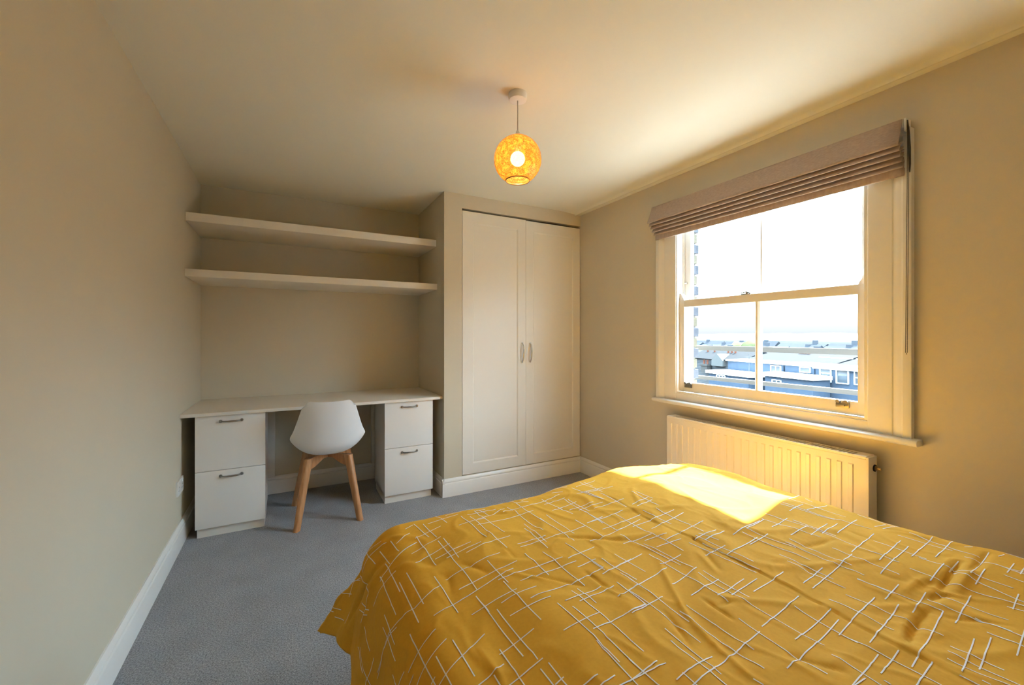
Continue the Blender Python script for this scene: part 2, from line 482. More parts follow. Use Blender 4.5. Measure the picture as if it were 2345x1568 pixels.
tag(bx('roof_ledge', (2.70, 3.75), (-3.0, 8.0), (.62, .74), M['ledge'], bev=.01), 'white sunlit flat roof ledge just outside the window', 'ledge')
XG = 3.30
rl = thing('guard_rail', (XG, 1.5, .74), 'grey two-bar guard rail along the roof ledge outside the window', 'railing')
def zs(z, x0=2.75): return 1.25 + (z - 1.25) * XG / x0
bx('rail', (XG - .02, XG + .02), (-2.9, 2.62), (zs(1.146), zs(1.181)), M['rail'], rl, .006, label='upper rail')
bx('rail', (XG - .02, XG + .02), (-2.9, 2.72), (zs(.927), zs(.954)), M['rail'], rl, .006, label='lower rail')
for y in (-2.8, 0.2, 2.66):
    bx('post', (XG - .02, XG + .02), (y - .02, y + .02), (.738, zs(1.18)), M['rail'], rl, .004)

# ------------------------------------------------------------------ outside: the town
AX, NX = (.2164, .9763), (.9763, -.2164)
def TP(s, q, z): return (AX[0] * s + NX[0] * q, AX[1] * s + NX[1] * q, z)
def tbox(bm, s, q, z):
    vs = [bm.verts.new(TP(s[i], q[j], z[k])) for i in (0, 1) for j in (0, 1) for k in (0, 1)]
    for f in [(0, 1, 3, 2), (4, 6, 7, 5), (0, 4, 5, 1), (2, 3, 7, 6), (0, 2, 6, 4), (1, 5, 7, 3)]:
        bm.faces.new([vs[i] for i in f])
def tb(name, s, q, z, m, parent=None, **k):
    bm = bmesh.new(); tbox(bm, s, q, z)
    return obj(name, bm, m, parent, **k)
M['slate_wall'] = mat('blue_slate_hanging', (.043, .058, .080), 0.7, var=0.25, vscale=3, spec=0.03)
M['slate_roof'] = mat('grey_slate_roof', (0.0125, 0.0135, 0.015), 0.75, var=0.2, vscale=2, spec=0.03)
M['fascia'] = mat('white_fascia', (0.7, 0.72, 0.74), 0.6)
M['pot'] = mat('terracotta_pot', (0.091, 0.0315, 0.0192), 0.8, spec=0.03)
M['stack'] = mat('chimney_brick', (0.054, 0.0495, 0.045), 0.9, var=0.25, vscale=4, spec=0.03)
M['far_pane'] = mat('far_window_glass', (0.05, 0.0575, 0.065), 0.2)
M['far_roof'] = mat('distant_roof', (0.0275, 0.0304, 0.0352), 0.9, var=0.2, vscale=.3, spec=0.03)  # haze is put into the colour: paler than the near slate roofs
M['far_wall'] = mat('distant_wall', (0.051, 0.054, 0.0615), 0.9, var=0.2, vscale=.3, spec=0.03)  # haze in the base colour, low contrast with the far roofs
M['far_white'] = mat('distant_render', (0.085, 0.083, 0.078), 0.9, spec=0.03)
M['ground'] = mat('town_ground', (0.011, 0.0125, 0.0115), 0.95, var=0.3, vscale=.05, spec=0.03)
M['hill'] = mat('hazy_hill', (0.0525, 0.059, 0.0675), 1.0, spec=0.03)  # pale blue distance haze painted as the hill's own colour
M['tree'] = mat('distant_foliage', (0.06, 0.0625, 0.03), 0.95, var=0.3, vscale=1, spec=0.03)
def stripes():
    m, t, b, o = nodes('banded_brickwork')
    tcn = t.nodes.new('ShaderNodeTexCoord')
    wv = t.nodes.new('ShaderNodeTexWave'); wv.bands_direction = 'Z'; wv.inputs['Scale'].default_value = 1.4
    r = t.nodes.new('ShaderNodeValToRGB')
    r.color_ramp.elements[0].position = 0.4; r.color_ramp.elements[0].color = (0.022, 0.024, 0.028, 1)
    r.color_ramp.elements[1].position = 0.6; r.color_ramp.elements[1].color = (0.060, 0.060, 0.058, 1)
    t.links.new(tcn.outputs['Object'], wv.inputs['Vector']); t.links.new(wv.outputs['Fac'], r.inputs[0])
    t.links.new(r.outputs[0], b.inputs['Base Color']); b.inputs['Roughness'].default_value = .9
    return m
M['stripe'] = stripes()

bm = bmesh.new(); box(bm, (8, 1800), (-900, 1600), (-9.5, -9))
tag(obj('town_ground', bm, M['ground']), 'pale ground between the roofs seen through the window', 'ground')
bm = bmesh.new()
N = 60
pts = []
for i in range(N + 1):
    s = -200 + i * 30
    pts.append((s, 10 + 5 * noise.noise(Vector((s * .006, 1, 0))) + 2.5 * noise.noise(Vector((s * .02, 5, 0)))))
tops = [bm.verts.new(TP(s, 1050, h)) for s, h in pts]; fr = [bm.verts.new(TP(s, 820, -9)) for s, h in pts]; bk = [bm.verts.new(TP(s, 1200, -9)) for s, h in pts]
for i in range(N):
    bm.faces.new((fr[i], fr[i + 1], tops[i + 1], tops[i])); bm.faces.new((tops[i], tops[i + 1], bk[i + 1], bk[i]))
tag(obj('hill', bm, M['hill'], smooth='all'), 'long hazy blue hill along the horizon beyond the roofs', 'hill')

def win_far(par, s, q, z, cols=2, rows=2):
    """white framed window standing proud of the wall, with its panes"""
    t_ = .07
    bm = bmesh.new()
    tbox(bm, (s[0], s[0] + t_), (q - .10, q + .06), z); tbox(bm, (s[1] - t_, s[1]), (q - .10, q + .06), z)
    tbox(bm, s, (q - .10, q + .06), (z[0], z[0] + t_)); tbox(bm, s, (q - .10, q + .06), (z[1] - t_, z[1]))
    for i in range(1, cols):
        x = s[0] + (s[1] - s[0]) * i / cols
        tbox(bm, (x - .03, x + .03), (q - .07, q + .06), z)
    for i in range(1, rows):
        y = z[0] + (z[1] - z[0]) * i / rows
        tbox(bm, s, (q - .07, q + .06), (y - .03, y + .03))
    f = obj('window', bm, M['fascia'], par)
    tb('pane', (s[0] + t_, s[1] - t_), (q - .02, q + .02), (z[0] + t_, z[1] - t_), M['far_pane'], f)

def chimney(house, s, q, z0, z1, npots, w=1.7):
    bm = bmesh.new(); tbox(bm, (s - w / 2, s + w / 2), (q - .35, q + .35), (z0, z1)); tbox(bm, (s - w / 2 - .09, s + w / 2 + .09), (q - .44, q + .44), (z1 - .28, z1 - .12))
    t_ = obj('chimney', bm, M['stack'], house)
    for i in range(npots):
        ss = s - w / 2 + .25 + (w - .5) * (i / max(1, npots - 1))
        bm = bmesh.new(); lathe(bm, [(.15, 0), (.13, .06), (.12, .5), (.15, .52), (.15, .58), (.10, .58), (.10, .3), (0, .3)], TP(ss, q, z1 - .01), 10)
        obj('chimney_pot', bm, M['pot'], t_, smooth=True)

def gable_roof(bm, s, q, z0, h):
    qm = (q[0] + q[1]) / 2
    v = [bm.verts.new(TP(*p)) for p in ((s[0], q[0], z0), (s[1], q[0], z0), (s[1], q[1], z0), (s[0], q[1], z0), (s[0], qm, z0 + h), (s[1], qm, z0 + h))]
    for f in ((0, 1, 5, 4), (2, 3, 4, 5), (0, 4, 3), (1, 2, 5), (0, 3, 2, 1)):
        bm.faces.new([v[i] for i in f])

# row of slate-hung dormers: three houses
def dormer_house(s, zf, zfb, label, wins, roofh):
    t_ = thing('terraced_house', TP((s[0] + s[1]) / 2, 38, -9), label, 'house', 'slate-hung houses behind the guard rail')
    tb('wall', s, (36, 44), (-9, zf - .1), M['slate_wall'], t_)
    tb('fascia', (s[0] - .05, s[1] + .05), (35.7, 44.2), (zfb, zf), M['fascia'], t_)
    bm = bmesh.new(); gable_roof(bm, s, (38.5, 46), zf, roofh); obj('roof', bm, M['slate_roof'], t_)
    for a in wins: win_far(t_, a[0], 36, a[1], *a[2:])
    return t_
hA = dormer_house((31.6, 38.5), -1.30, -1.47, 'blue slate house with white double doors, left of the row behind the guard rail', [((31.8, 32.95), (-2.35, -1.6), 2, 1)], .75)
dormer_house((28.5, 31.4), -1.24, -1.48, 'blue slate house with one small wide window, middle of the row', [((28.82, 29.87), (-2.06, -1.55), 1, 1)], .8)
hC = dormer_house((22.0, 28.4), -1.28, -1.58, 'long blue slate house with three white sash windows, right of the row', [((26.97, 27.98), (-2.72, -1.53), 1, 3), ((25.53, 26.56), (-2.72, -1.54), 1, 1), ((24.0, 25.12), (-2.68, -1.54), 1, 2)], .7)
bm = bmesh.new()
for (s_, q_, z_) in (((27.2, 30.2), (38.7, 38.8), (-.75, -.68)), ((24.2, 26.9), (38.7, 38.8), (-.78, -.70))): tbox(bm, s_, q_, z_)
obj('roof_flashing', bm, M['fascia'], hC)
ext = thing('roof_extension', TP(29, 34.5, -9), 'dark blue extension with a white parapet roof in front of the slate houses', 'extension')
tb('wall', (26.8, 31.5), (33.7, 35.6), (-9, -2.42), M['slate_wall'], ext)
tb('parapet', (26.6, 31.55), (33.4, 35.6), (-2.44, -2.12), M['fascia'], ext)
win_far(ext, (29.75, 30.7), 33.7, (-3.15, -2.72), 2, 1)
lf = thing('rear_addition', TP(35.5, 33, -9), 'low blue addition with white flat roof edges, left of the extension', 'extension')
tb('wall', (32.7, 38.0), (33, 35.6), (-9, -2.7), M['slate_wall'], lf)
tb('roof_edge', (32.4, 38.2), (32.7, 35.6), (-2.72, -2.42), M['fascia'], lf)
win_far(lf, (35.6, 36.85), 33, (-3.2, -2.8), 3, 1)
lb = thing('slate_block', TP(40.5, 42, -9), 'pale blue slate block with white roof edge behind the aerial', 'house')
tb('wall', (38.8, 42.4), (40, 44), (-9, -1.85), M['slate_wall'], lb)
tb('fascia', (38.7, 42.5), (39.8, 44), (-1.90, -1.68), M['fascia'], lb)
g1 = thing('gabled_house', TP(48.4, 46, -9), 'banded brick house with a pale gable, left behind the lower rail', 'house')
tb('wall', (44.4, 54.5), (44, 50), (-9, -2.0), M['stripe'], g1)
bm = bmesh.new(); gable_roof(bm, (44.2, 54.7), (43.6, 50.4), -2.0, 1.3); obj('roof', bm, M['slate_roof'], g1)
bm = bmesh.new()
prism(bm, [(47.4, -2.9), (49.5, -2.9), (49.5, -2.1), (48.45, -1.2), (47.4, -2.1)], lambda p, q, a: TP(p, a, q), 43.4, 45.5); obj('gable', bm, M['far_white'], g1)
chimney(hA, 34.3, 42, -1.4, -.90, 4, 1.5)
chimney(hA, 37.0, 42.4, -1.9, -.95, 3, 1.0)
chimney(g1, 48.5, 46, -2.0, -1.2, 3, 1.8)
chimney(g1, 52.5, 46, -3.0, -1.3, 2, 1.9)
chimney(g1, 50.6, 43.4, -4.0, -2.75, 2, 1.2)
bm = bmesh.new(); tube(bm, [TP(33.15, 33.5, -2.42), TP(33.15, 33.5, -.5)], .03, 6); tube(bm, [TP(32.7, 33.5, -.8), TP(33.6, 33.5, -.8)], .02, 6); tube(bm, [TP(32.8, 33.5, -1.0), TP(33.5, 33.5, -1.0)], .02, 6)
tag(obj('roof_aerial', bm, M['rail']), 'thin dark roof aerial standing on the white flat roof', 'aerial')

rnd = random.Random(3)
ORD = ['leftmost', 'second from the left', 'third from the left', 'fourth from the left', 'fifth from the left', 'sixth from the left', 'seventh from the left', 'eighth from the left', 'ninth from the left', 'tenth from the left']
ROW = ['in the nearest far row', 'in the second far row', 'in the third far row', 'in the farthest row']
for row, (q, z0, hh) in enumerate(((62, -2.7, 1.5), (95, -4.2, 2.2), (150, -5.0, 2.8), (230, -6.0, 4.0))):
    s = q * .66
    items = []
    while s < q * 1.22:
        wd_ = rnd.uniform(.07, .13) * q
        items.append((s, wd_)); s += wd_ + .75 + rnd.uniform(0, .01) * q
    for i, (s, wd_) in enumerate(reversed(items)):
        b_ = z0 + rnd.uniform(-.4, .5)
        pale = rnd.random() < .3
        t_ = thing('distant_house', TP(s + wd_ / 2, q, -9), 'hazy %s house, %s, %s' % ('pale' if pale else 'grey', ROW[row], ORD[i]), 'house', 'distant houses beyond the guard rail')
        tb('wall', (s, s + wd_), (q, q + 8), (-9, b_), M['far_white'] if pale else M['far_wall'], t_)
        bm = bmesh.new(); gable_roof(bm, (s - .3, s + wd_ + .3), (q - .4, q + 8.4), b_, hh * rnd.uniform(.7, 1.1)); obj('roof', bm, M['far_roof'], t_)
        bm = bmesh.new(); c_ = s + wd_ * rnd.uniform(.2, .8); tbox(bm, (c_ - .006 * q, c_ + .006 * q), (q + 3.5, q + 4.5), (b_, b_ + hh * 1.18)); obj('chimney', bm, M['far_wall'], t_)
for k, (s, q, r) in enumerate(((66, 77, 2.2), (70.5, 79, 1.9), (118, 120, 4), (126, 122, 3.4))):
    t_ = thing('distant_tree', TP(s, q, -9), ('larger near pale green tree between the far roofs', 'smaller near pale green tree left of the larger one', 'far hazy green tree, right of the far pair', 'far hazy green tree, left of the far pair')[k], 'tree', 'trees among the distant roofs')
    bm = bmesh.new(); bmesh.ops.create_icosphere(bm, subdivisions=3, radius=r)
    for v in bm.verts:
        v.co *= 1 + .35 * noise.noise(v.co * 1.1 + Vector((k * 7, 0, 0))); v.co += Vector(TP(s, q, -4.2))
    obj('crown', bm, M['tree'], t_, smooth='all')
    bm = bmesh.new(); tube(bm, [TP(s, q, -9), TP(s, q, -5)], [.3, .2], 6); obj('trunk', bm, M['stack'], t_)

# ------------------------------------------------------------------ fitted wardrobe
wd = thing('fitted_wardrobe', (1.80, YC, DZ0), 'tall white fitted wardrobe with two shaker doors set in the wall', 'wardrobe')
bm = bmesh.new()
box(bm, (D0, XR - .01), (YC + .40, YC + .42), (DZ0, DZ1))
box(bm, (D0 - .012, D0), (YC + .061, YC + .42), (DZ0, DZ1)); box(bm, (XR - .012, XR - .002), (YC + .061, YC + .42), (DZ0, DZ1))
box(bm, (D0, XR - .01), (YC + .061, YC + .42), (DZ1, DZ1 + .01)); box(bm, (D0, XR - .01), (YC + .061, YC + .42), (DZ0 - .012, DZ0 - .002))
obj('carcass', bm, M['dark'], wd)  # near-black inside paints the shade behind the door gaps
def shaker(x0, x1, z0, z1, ztr, zl, zr, name='door', tilt=0.0):
    """door slab with a recessed panel, built as stepped frame"""
    y0, y1 = YC + .003, YC + .025
    il, ir, ib, it = x0 + zl, x1 - zr, z0 + .083, z1 - .09
    bm = bmesh.new()
    P = lambda x, y, z: bm.verts.new((x, y, z + tilt * (x - x0)))
    o_ = [P(x0, y0, z0), P(x1, y0, z0), P(x1, y0, z1), P(x0, y0, z1)]
    i_ = [P(il, y0, ib), P(ir, y0, ib), P(ir, y0, it), P(il, y0, it)]
    k = .010
    j_ = [P(il + k, y0 + .008, ib + k), P(ir - k, y0 + .008, ib + k), P(ir - k, y0 + .008, it - k), P(il + k, y0 + .008, it - k)]
    b_ = [P(x0, y1, z0), P(x1, y1, z0), P(x1, y1, z1), P(x0, y1, z1)]
    for a in range(4):
        c = (a + 1) % 4
        bm.faces.new((o_[a], o_[c], i_[c], i_[a])); bm.faces.new((i_[a], i_[c], j_[c], j_[a])); bm.faces.new((o_[c], o_[a], b_[a], b_[c]))
    bm.faces.new(j_); bm.faces.new(b_[::-1])
    bmesh.ops.bevel(bm, geom=[e_ for e_ in bm.edges if all(v in o_ for v in e_.verts)], offset=.002, segments=2, affect='EDGES')
    return obj(name, bm, M['wood_white'], wd)
dl = shaker(D0 + .004, 1.8035, DZ0 + .001, DZ1 - .004, 0, .090, .075)
dr = shaker(1.8045, XR - .006, DZ0 + .001, DZ1 - .010, 0, .075, .075)
def bow(bm, c, ax, L, out, r, flat=1.0):
    """bow handle: arc of length L along ax at c, standing out towards -Y"""
    pts, rs = [], []
    for i in range(13):
        t_ = -1 + 2 * i / 12
        p = Vector(c) + Vector(ax) * (L / 2 * t_) + Vector((0, -out * (1 - t_ * t_) ** .6 - .002, 0))
        pts.append(p); rs.append(r * (1 + .35 * (1 - abs(t_))))
    tube(bm, pts, rs, 10)
for x, d in ((1.767, dl), (1.847, dr)):
    bm = bmesh.new(); bow(bm, (x, YC + .003, 1.111), (0, 0, 1), .165, .028, .0045)
    for z in (1.111 - .0815, 1.111 + .0815):
        tube(bm, [(x, YC + .004, z), (x, YC - .006, z)], .007, 10)
    obj('handle', bm, M['chrome'], d, smooth=True, label='slim nickel bow handle')

# ------------------------------------------------------------------ shelves
for z0, z1, yf, nm in ((1.985, 2.040, 3.305, 'upper thick white floating shelf across the alcove'), (1.629, 1.677, 3.280, 'lower thick white floating shelf across the alcove')):
    tag(bx('floating_shelf', (XL + .001, XC - .001), (yf, YB - .001), (z0, z1), M['wood_white'], bev=.003), nm, 'shelf', 'floating shelves in the alcove')

# ------------------------------------------------------------------ desk and drawer units
dk = thing('desk', ((XL + XC) / 2, 3.5, .757), 'long white built-in desk spanning the alcove over two drawer units', 'desk')
bx('desk_top', (XL + .001, XC - .002), (3.143, YB - .002), (.757, .778), M['desk'], dk, .003)
def pedestal(x0, x1, label, hx):
    t_ = thing('drawer_unit', ((x0 + x1) / 2, 3.4, 0), label, 'drawers', 'drawer units under the desk')
    yf = 3.163
    bm = bmesh.new()
    box(bm, (x0 + .002, x0 + .02), (yf + .02, 3.57), (.056, .756)); box(bm, (x1 - .02, x1 - .002), (yf + .02, 3.57), (.056, .756))
    box(bm, (x0 + .002, x1 - .002), (3.56, 3.575), (.056, .756)); box(bm, (x0 + .002, x1 - .002), (yf + .02, 3.57), (.056, .074))
    box(bm, (x0 + .01, x1 - .01), (yf + .03, 3.565), (.40, .43))
    box(bm, (x0 + .002, x1 - .002), (yf + .02, 3.57), (.745, .756))
    obj('carcass', bm, M['drawer'], t_)
    bx('plinth', (x0 + .006, x1 - .006), (yf + .028, 3.55), (0, .058), M['wood_white'], t_)
    for z0, z1 in ((.4145, .754), (.062, .4115)):
        d = bx('drawer', (x0, x1), (yf, yf + .019), (z0, z1), M['drawer'], t_, .0015)
        zc = z1 - .036
        bm = bmesh.new()
        bow(bm, (hx, yf, zc), (1, 0, 0), .112, .026, .0042)
        for s in (-1, 1):
            tube(bm, [(hx + s * .056, yf + .001, zc), (hx + s * .056, yf - .004, zc), (hx + s * .056, yf - .012, zc)], [.0095, .0095, .006], 14)
        obj('handle', bm, M['pewter'], d, smooth=True, label='dark pewter bow handle')
    return t_
pedestal(-.505, -.134, 'white two-drawer unit by the left wall', -.319)
pedestal(.627, .993, 'white two-drawer unit beside the wardrobe wall', .811)
for x0, x1 in ((-.147, -.094), (.640, .690)):
    bx('support_batten', (x0, x1), (3.785, 3.829), (.1385, .757), M['wood_white'], dk, .002)

# ------------------------------------------------------------------ socket
sk = thing('wall_socket', (XL, 3.125, .357), 'white double wall socket low on the left wall', 'socket')
bx('face_plate', (XL, XL + .011), (3.052, 3.199), (.314, .400), M['plastic'], sk, .003)
for y in (3.086, 3.165):
    bx('rocker_switch', (XL + .008, XL + .0145), (y - .008, y + .008), (.377, .391), M['plastic'], sk, .0015)
    bm = bmesh.new()
    box(bm, (XL + .0105, XL + .0116), (y - .002, y + .002), (.357, .366)); box(bm, (XL + .0105, XL + .0116), (y - .014, y - .008), (.340, .344)); box(bm, (XL + .0105, XL + .0116), (y + .008, y + .014), (.340, .344))
    obj('pin_hole_shade', bm, M['dark'], sk)  # dark slips on the plate, the shade of the holes as colour

# ------------------------------------------------------------------ pendant lamp
PX, PY = .942, 1.702
pl = thing('pendant_lamp', (PX, PY, ZC), 'lit amber mosaic glass globe pendant hanging from the ceiling', 'lamp')
bm = bmesh.new(); lathe(bm, [(0, -.033), (.012, -.034), (.036, -.033), (.0405, -.031), (.042, -.026), (.0425, 0), (0, 0)], (PX, PY, ZC), 40)
obj('ceiling_rose', bm, M['plastic'], pl, smooth=True)
bm = bmesh.new(); tube(bm, [(PX, PY, ZC - .03), (PX, PY, ZC - .12), (PX, PY, 2.185)], .0028, 10)
obj('cord', bm, M['cord'], pl, smooth=True)
bm = bmesh.new(); lathe(bm, [(.003, .032), (.006, .030), (.012, .014), (.018, .006), (.0185, 0), (.0185, -.05), (.0145, -.055), (.0135, -.078), (0, -.078)], (PX, PY, 2.178), 24)
obj('lamp_holder', bm, M['plastic'], pl, smooth=True)
GC, GR = 2.073, .1105
bm = bmesh.new()
out = []; th0, th1 = math.asin(.0215 / GR), PI - math.asin(.055 / GR)
for i in range(33):
    a = th0 + (th1 - th0) * i / 32; out.append((GR * math.sin(a), GR * math.cos(a)))
inn = [(r * .968, z * .968) for r, z in reversed(out)]
lathe(bm, out + inn, (PX, PY, GC), 64, closed=True)
sh = obj('glass_shade', bm, M['amber'], pl, smooth='all', label='amber crackle mosaic glass globe')
zr = GR * math.cos(th1)
bm = bmesh.new(); lathe(bm, [(.0535, -.003), (.0555, -.0035), (.0570, 0), (.0555, .0025), (.053, .002)], (PX, PY, GC + zr), 48, closed=True)
M['rim'] = mat('amber_rim', (0.45, 0.2, 0.04), 0.2)
obj('rim', bm, M['rim'], sh, smooth='all')
bm = bmesh.new(); lathe(bm, [(.034 * math.sin(PI * k / 16), -.034 * math.cos(PI * k / 16)) for k in range(0, 17)], (PX, PY, GC + .004), 32)
obj('bulb', bm, M['bulb'], pl, smooth='all', label='glowing warm bulb inside the globe')

# ------------------------------------------------------------------ roman blind
YB0, YB1 = .788, 2.197
bl = thing('roman_blind', (XR, 1.49, 2.19), 'taupe roman blind pulled up above the window', 'blind')
bx('headrail', (2.335, XR), (YB0, YB1 - .004), (2.150, 2.187), M['plastic'], bl, .002)
def strip(name, pts, y0, y1, th=.003, n=24):
    bm = bmesh.new()
    rows = []
    for i in range(n + 1):
        y = y0 + (y1 - y0) * i / n
        wv = .0012 * math.sin(i * 1.7 + pts[0][1] * 90)
        rows.append([bm.verts.new((x + wv * (k > 0), y, z + wv * .6 * (k > 0))) for k, (x, z) in enumerate(pts)])
    for a, b_ in zip(rows, rows[1:]):
        for k in range(len(pts) - 1):
            bm.faces.new((a[k], a[k + 1], b_[k + 1], b_[k]))
    o = obj(name, bm, M['blind'], bl, smooth='all')
    md = o.modifiers.new('cloth_thickness', 'SOLIDIFY'); md.thickness = th; md.offset = 0
    return o
strip('fold', [(2.334, 2.187), (2.333, 2.180), (2.327, 2.160), (2.312, 2.122), (2.293, 2.078), (2.290, 2.070), (2.294, 2.067), (2.310, 2.072), (2.340, 2.082)], YB0 + .002, YB1)
stack = [(2.298, 2.046), (2.309, 2.024), (2.321, 2.002), (2.333, 1.981)]
for k, (x, z) in enumerate(stack):
    strip('fold', [(2.345, z + .046), (x + .018, z + .028), (x + .004, z + .008), (x, z + .001), (x + .003, z - .0015), (x + .014, z + .003), (2.350, z + .012)], YB0 + .001, YB1 - .004 * (k + 1))
strip('fold', [(2.349, 2.010), (2.346, 1.990), (2.346, 1.955), (2.346, 1.948), (2.349, 1.947), (2.352, 1.950), (2.353, 1.98)], YB0, YB1 - .022, n=24)
bm = bmesh.new()
box(bm, (2.338, 2.386), (YB0 - .009, YB0 - .001), (2.135, 2.189), .002)
obj('end_bracket', bm, M['plastic'], bl, smooth=True)
# hanging bead chain
def bead_run(bm, p0, p1, pitch, r):
    p0, p1 = Vector(p0), Vector(p1); n = max(1, int((p1 - p0).length / pitch))
    for i in range(n + 1):
        p = p0.lerp(p1, i / n)
        bmesh.ops.create_icosphere(bm, subdivisions=1, radius=r, matrix=Matrix.Translation(p))
    tube(bm, [p0, p1], r * .3, 4)
bm = bmesh.new()
yc = YB0 - .014
bead_run(bm, (2.338, yc, 2.150), (2.332, yc + .005, 1.182), .0046, .0021)
bead_run(bm, (2.352, yc, 2.150), (2.340, yc + .002, 1.182), .0046, .0021)
bead_run(bm, (2.332, yc + .005, 1.182), (2.336, yc + .003, 1.174), .0046, .0021)
bead_run(bm, (2.336, yc + .003, 1.174), (2.340, yc + .002, 1.182), .0046, .0021)
obj('bead_chain', bm, M['chain'], bl, smooth='all', kind='stuff', label='dark beaded pull chain loop')
bm = bmesh.new()
tube(bm, [(2.336, YB0 - .014, 2.176), (2.341, YB0 - .015, 2.13), (2.349, YB0 - .016, 2.06), (2.352, YB0 - .016, 1.99), (2.353, YB0 - .016, 1.955)], [.0025, .0045, .005, .0045, .0015], 8)
obj('cord_clutch', bm, M['chain'], bl, smooth=True)

# ------------------------------------------------------------------ radiator
RX0, RX1, RY0, RY1, RZ0, RZ1 = 2.280, 2.362, .888, 2.014, .13, .709
rd = thing('radiator', (2.32, 1.45, RZ0), 'cream panel radiator on the wall under the window', 'radiator')
bx('front_panel', (RX0, RX0 + .014), (RY0 + .006, RY1 - .004), (RZ0, RZ1 - .012), M['radiator'], rd, .004)
bx('back_panel', (RX1 - .014, RX1), (RY0 + .006, RY1 - .004), (RZ0, RZ1 - .012), M['radiator'], rd, .004)
bm = bmesh.new()
for i in range(24):
    y = .955 + i * .0446
    prism(bm, [(y - .012, RX0 + .001), (y - .0075, RX0 - .0045), (y + .0075, RX0 - .0045), (y + .012, RX0 + .001)], lambda p, q, a: (q, p, a), .205, .668)
    vs = list(bm.verts)[-8:]
    for v in vs:
        if v.co.x < RX0: v.co.z += .006 if v.co.z < .4 else -.006
    rib = obj('rib', bm, M['radiator'], rd); bm = bmesh.new()
bm.free()
bm = bmesh.new(); n = 60
box(bm, (RX0 + .001, RX0 + .012), (RY0 + .012, RY1 - .004), (RZ1 - .012, RZ1), .002); box(bm, (RX1 - .012, RX1), (RY0 + .012, RY1 - .004), (RZ1 - .012, RZ1), .002)
box(bm, (RX0 + .002, RX1 - .001), (RY0 + .010, RY0 + .055), (RZ1 - .011, RZ1 + .001), .002); box(bm, (RX0 + .002, RX1 - .001), (RY1 - .045, RY1 - .002), (RZ1 - .011, RZ1 + .001), .002)
for i in range(n):
    y = RY0 + .06 + (RY1 - RY0 - .11) * i / (n - 1)
    box(bm, (RX0 + .012, RX1 - .012), (y - .0042, y + .0042), (RZ1 - .006, RZ1 - .002))
obj('top_grille', bm, M['radiator'], rd, smooth=True)
bx('fin_shade_block', (RX0 + .016, RX1 - .016), (RY0 + .03, RY1 - .03), (RZ0 + .03, RZ1 - .03), M['grille_dark'], rd)  # one solid near-black block: the shade between the slats is painted
for y0, y1 in ((RY0, RY0 + .012), (RY1 - .006, RY1 + .002)):
    bx('side_panel', (RX0 + .001, RX1), (y0, y1), (RZ0, RZ1 - .002), M['radiator'], rd, .005)
bm = bmesh.new(); tube(bm, [(2.335, RY0 + .001, .655), (2.335, RY0 - .004, .655)], .016, 16); obj('plug_shade', bm, M['grille_dark'], rd, smooth=True)  # near-black disc proud of the panel paints the hollow's shade
bm = bmesh.new(); tube(bm, [(2.335, RY0, .655), (2.335, RY0 - .012, .655)], .010, 8); tube(bm, [(2.335, RY0 - .01, .655), (2.335, RY0 - .024, .655)], .006, 10); obj('bleed_valve', bm, M['brass'], rd, smooth=True, label='brass bleed valve')
bm = bmesh.new()
for y in (1.1, 1.8): box(bm, (RX1 - .002, XR - .0015), (y, y + .04), (.2, .6))
obj('wall_bracket', bm, M['radiator'], rd)

# ------------------------------------------------------------------ chair
ch = thing('desk_chair', (.246, 3.235, 0), 'white shell chair on splayed beech legs pulled up to the desk', 'chair', rz=math.radians(-2))
def spline(P, t_):
    n = len(P) - 1; x = t_ * n; i = min(int(x), n - 1); f = x - i
    p0, p1, p2, p3 = P[max(i - 1, 0)], P[i], P[i + 1], P[min(i + 2, n)]
    return tuple(.5 * ((2 * b) + (-a + c) * f + (2 * a - 5 * b + 4 * c - d) * f * f + (-a + 3 * b - 3 * c + d) * f ** 3) for a, b, c, d in zip(p0, p1, p2, p3))
# (y, z, half width, edge raise, edge forward)
CP = [(.215, .425, .185, .004, 0), (.205, .447, .200, .010, 0), (.14, .456, .213, .028, 0), (.03, .452, .222, .062, .0), (-.08, .449, .226, .100, .004), (-.165, .460, .228, .118, .016),
      (-.218, .505, .226, .088, .060), (-.246, .575, .214, .040, .082), (-.268, .655, .195, .014, .074), (-.286, .735, .173, .006, .056), (-.297, .795, .156, .004, .042), (-.302, .827, .150, .014, .034)]
NU, NV = 28, 56
bm = bmesh.new(); rows = []
for j in range(NV + 1):
    t_ = j / NV
    y, z, wv, er, ef = spline(CP, t_)
    row = []
    for i in range(NU + 1):
        u = -1 + 2 * i / NU
        a = abs(u)
        xx = wv * math.copysign(1 - (1 - a) ** 1.12, u)
        ed = a ** 2.6
        zz = z + er * ed
        if t_ > .9: zz -= (t_ - .9) / .1 * .045 * max(0, (a - .70) / .30) ** 1.8
        if t_ < .06: zz -= 0
        row.append(bm.verts.new((xx, y + ef * a ** 2.2, zz)))
    rows.append(row)
for a, b_ in zip(rows, rows[1:]):
    for i in range(NU):
        bm.faces.new((a[i], a[i + 1], b_[i + 1], b_[i]))
so = obj('seat_shell', bm, M['shell'], ch, smooth='all', local=True)
md = so.modifiers.new('shell_thickness', 'SOLIDIFY'); md.thickness = .007; md.offset = 1
md = so.modifiers.new('soft_edge', 'BEVEL'); md.width = .002; md.segments = 2; md.limit_method = 'ANGLE'; md.angle_limit = 1.0
LEG = [(-.125, -.125, -.192, -.236), (.125, -.125, .192, -.236), (-.130, .125, -.215, .236), (.130, .125, .215, .236)]
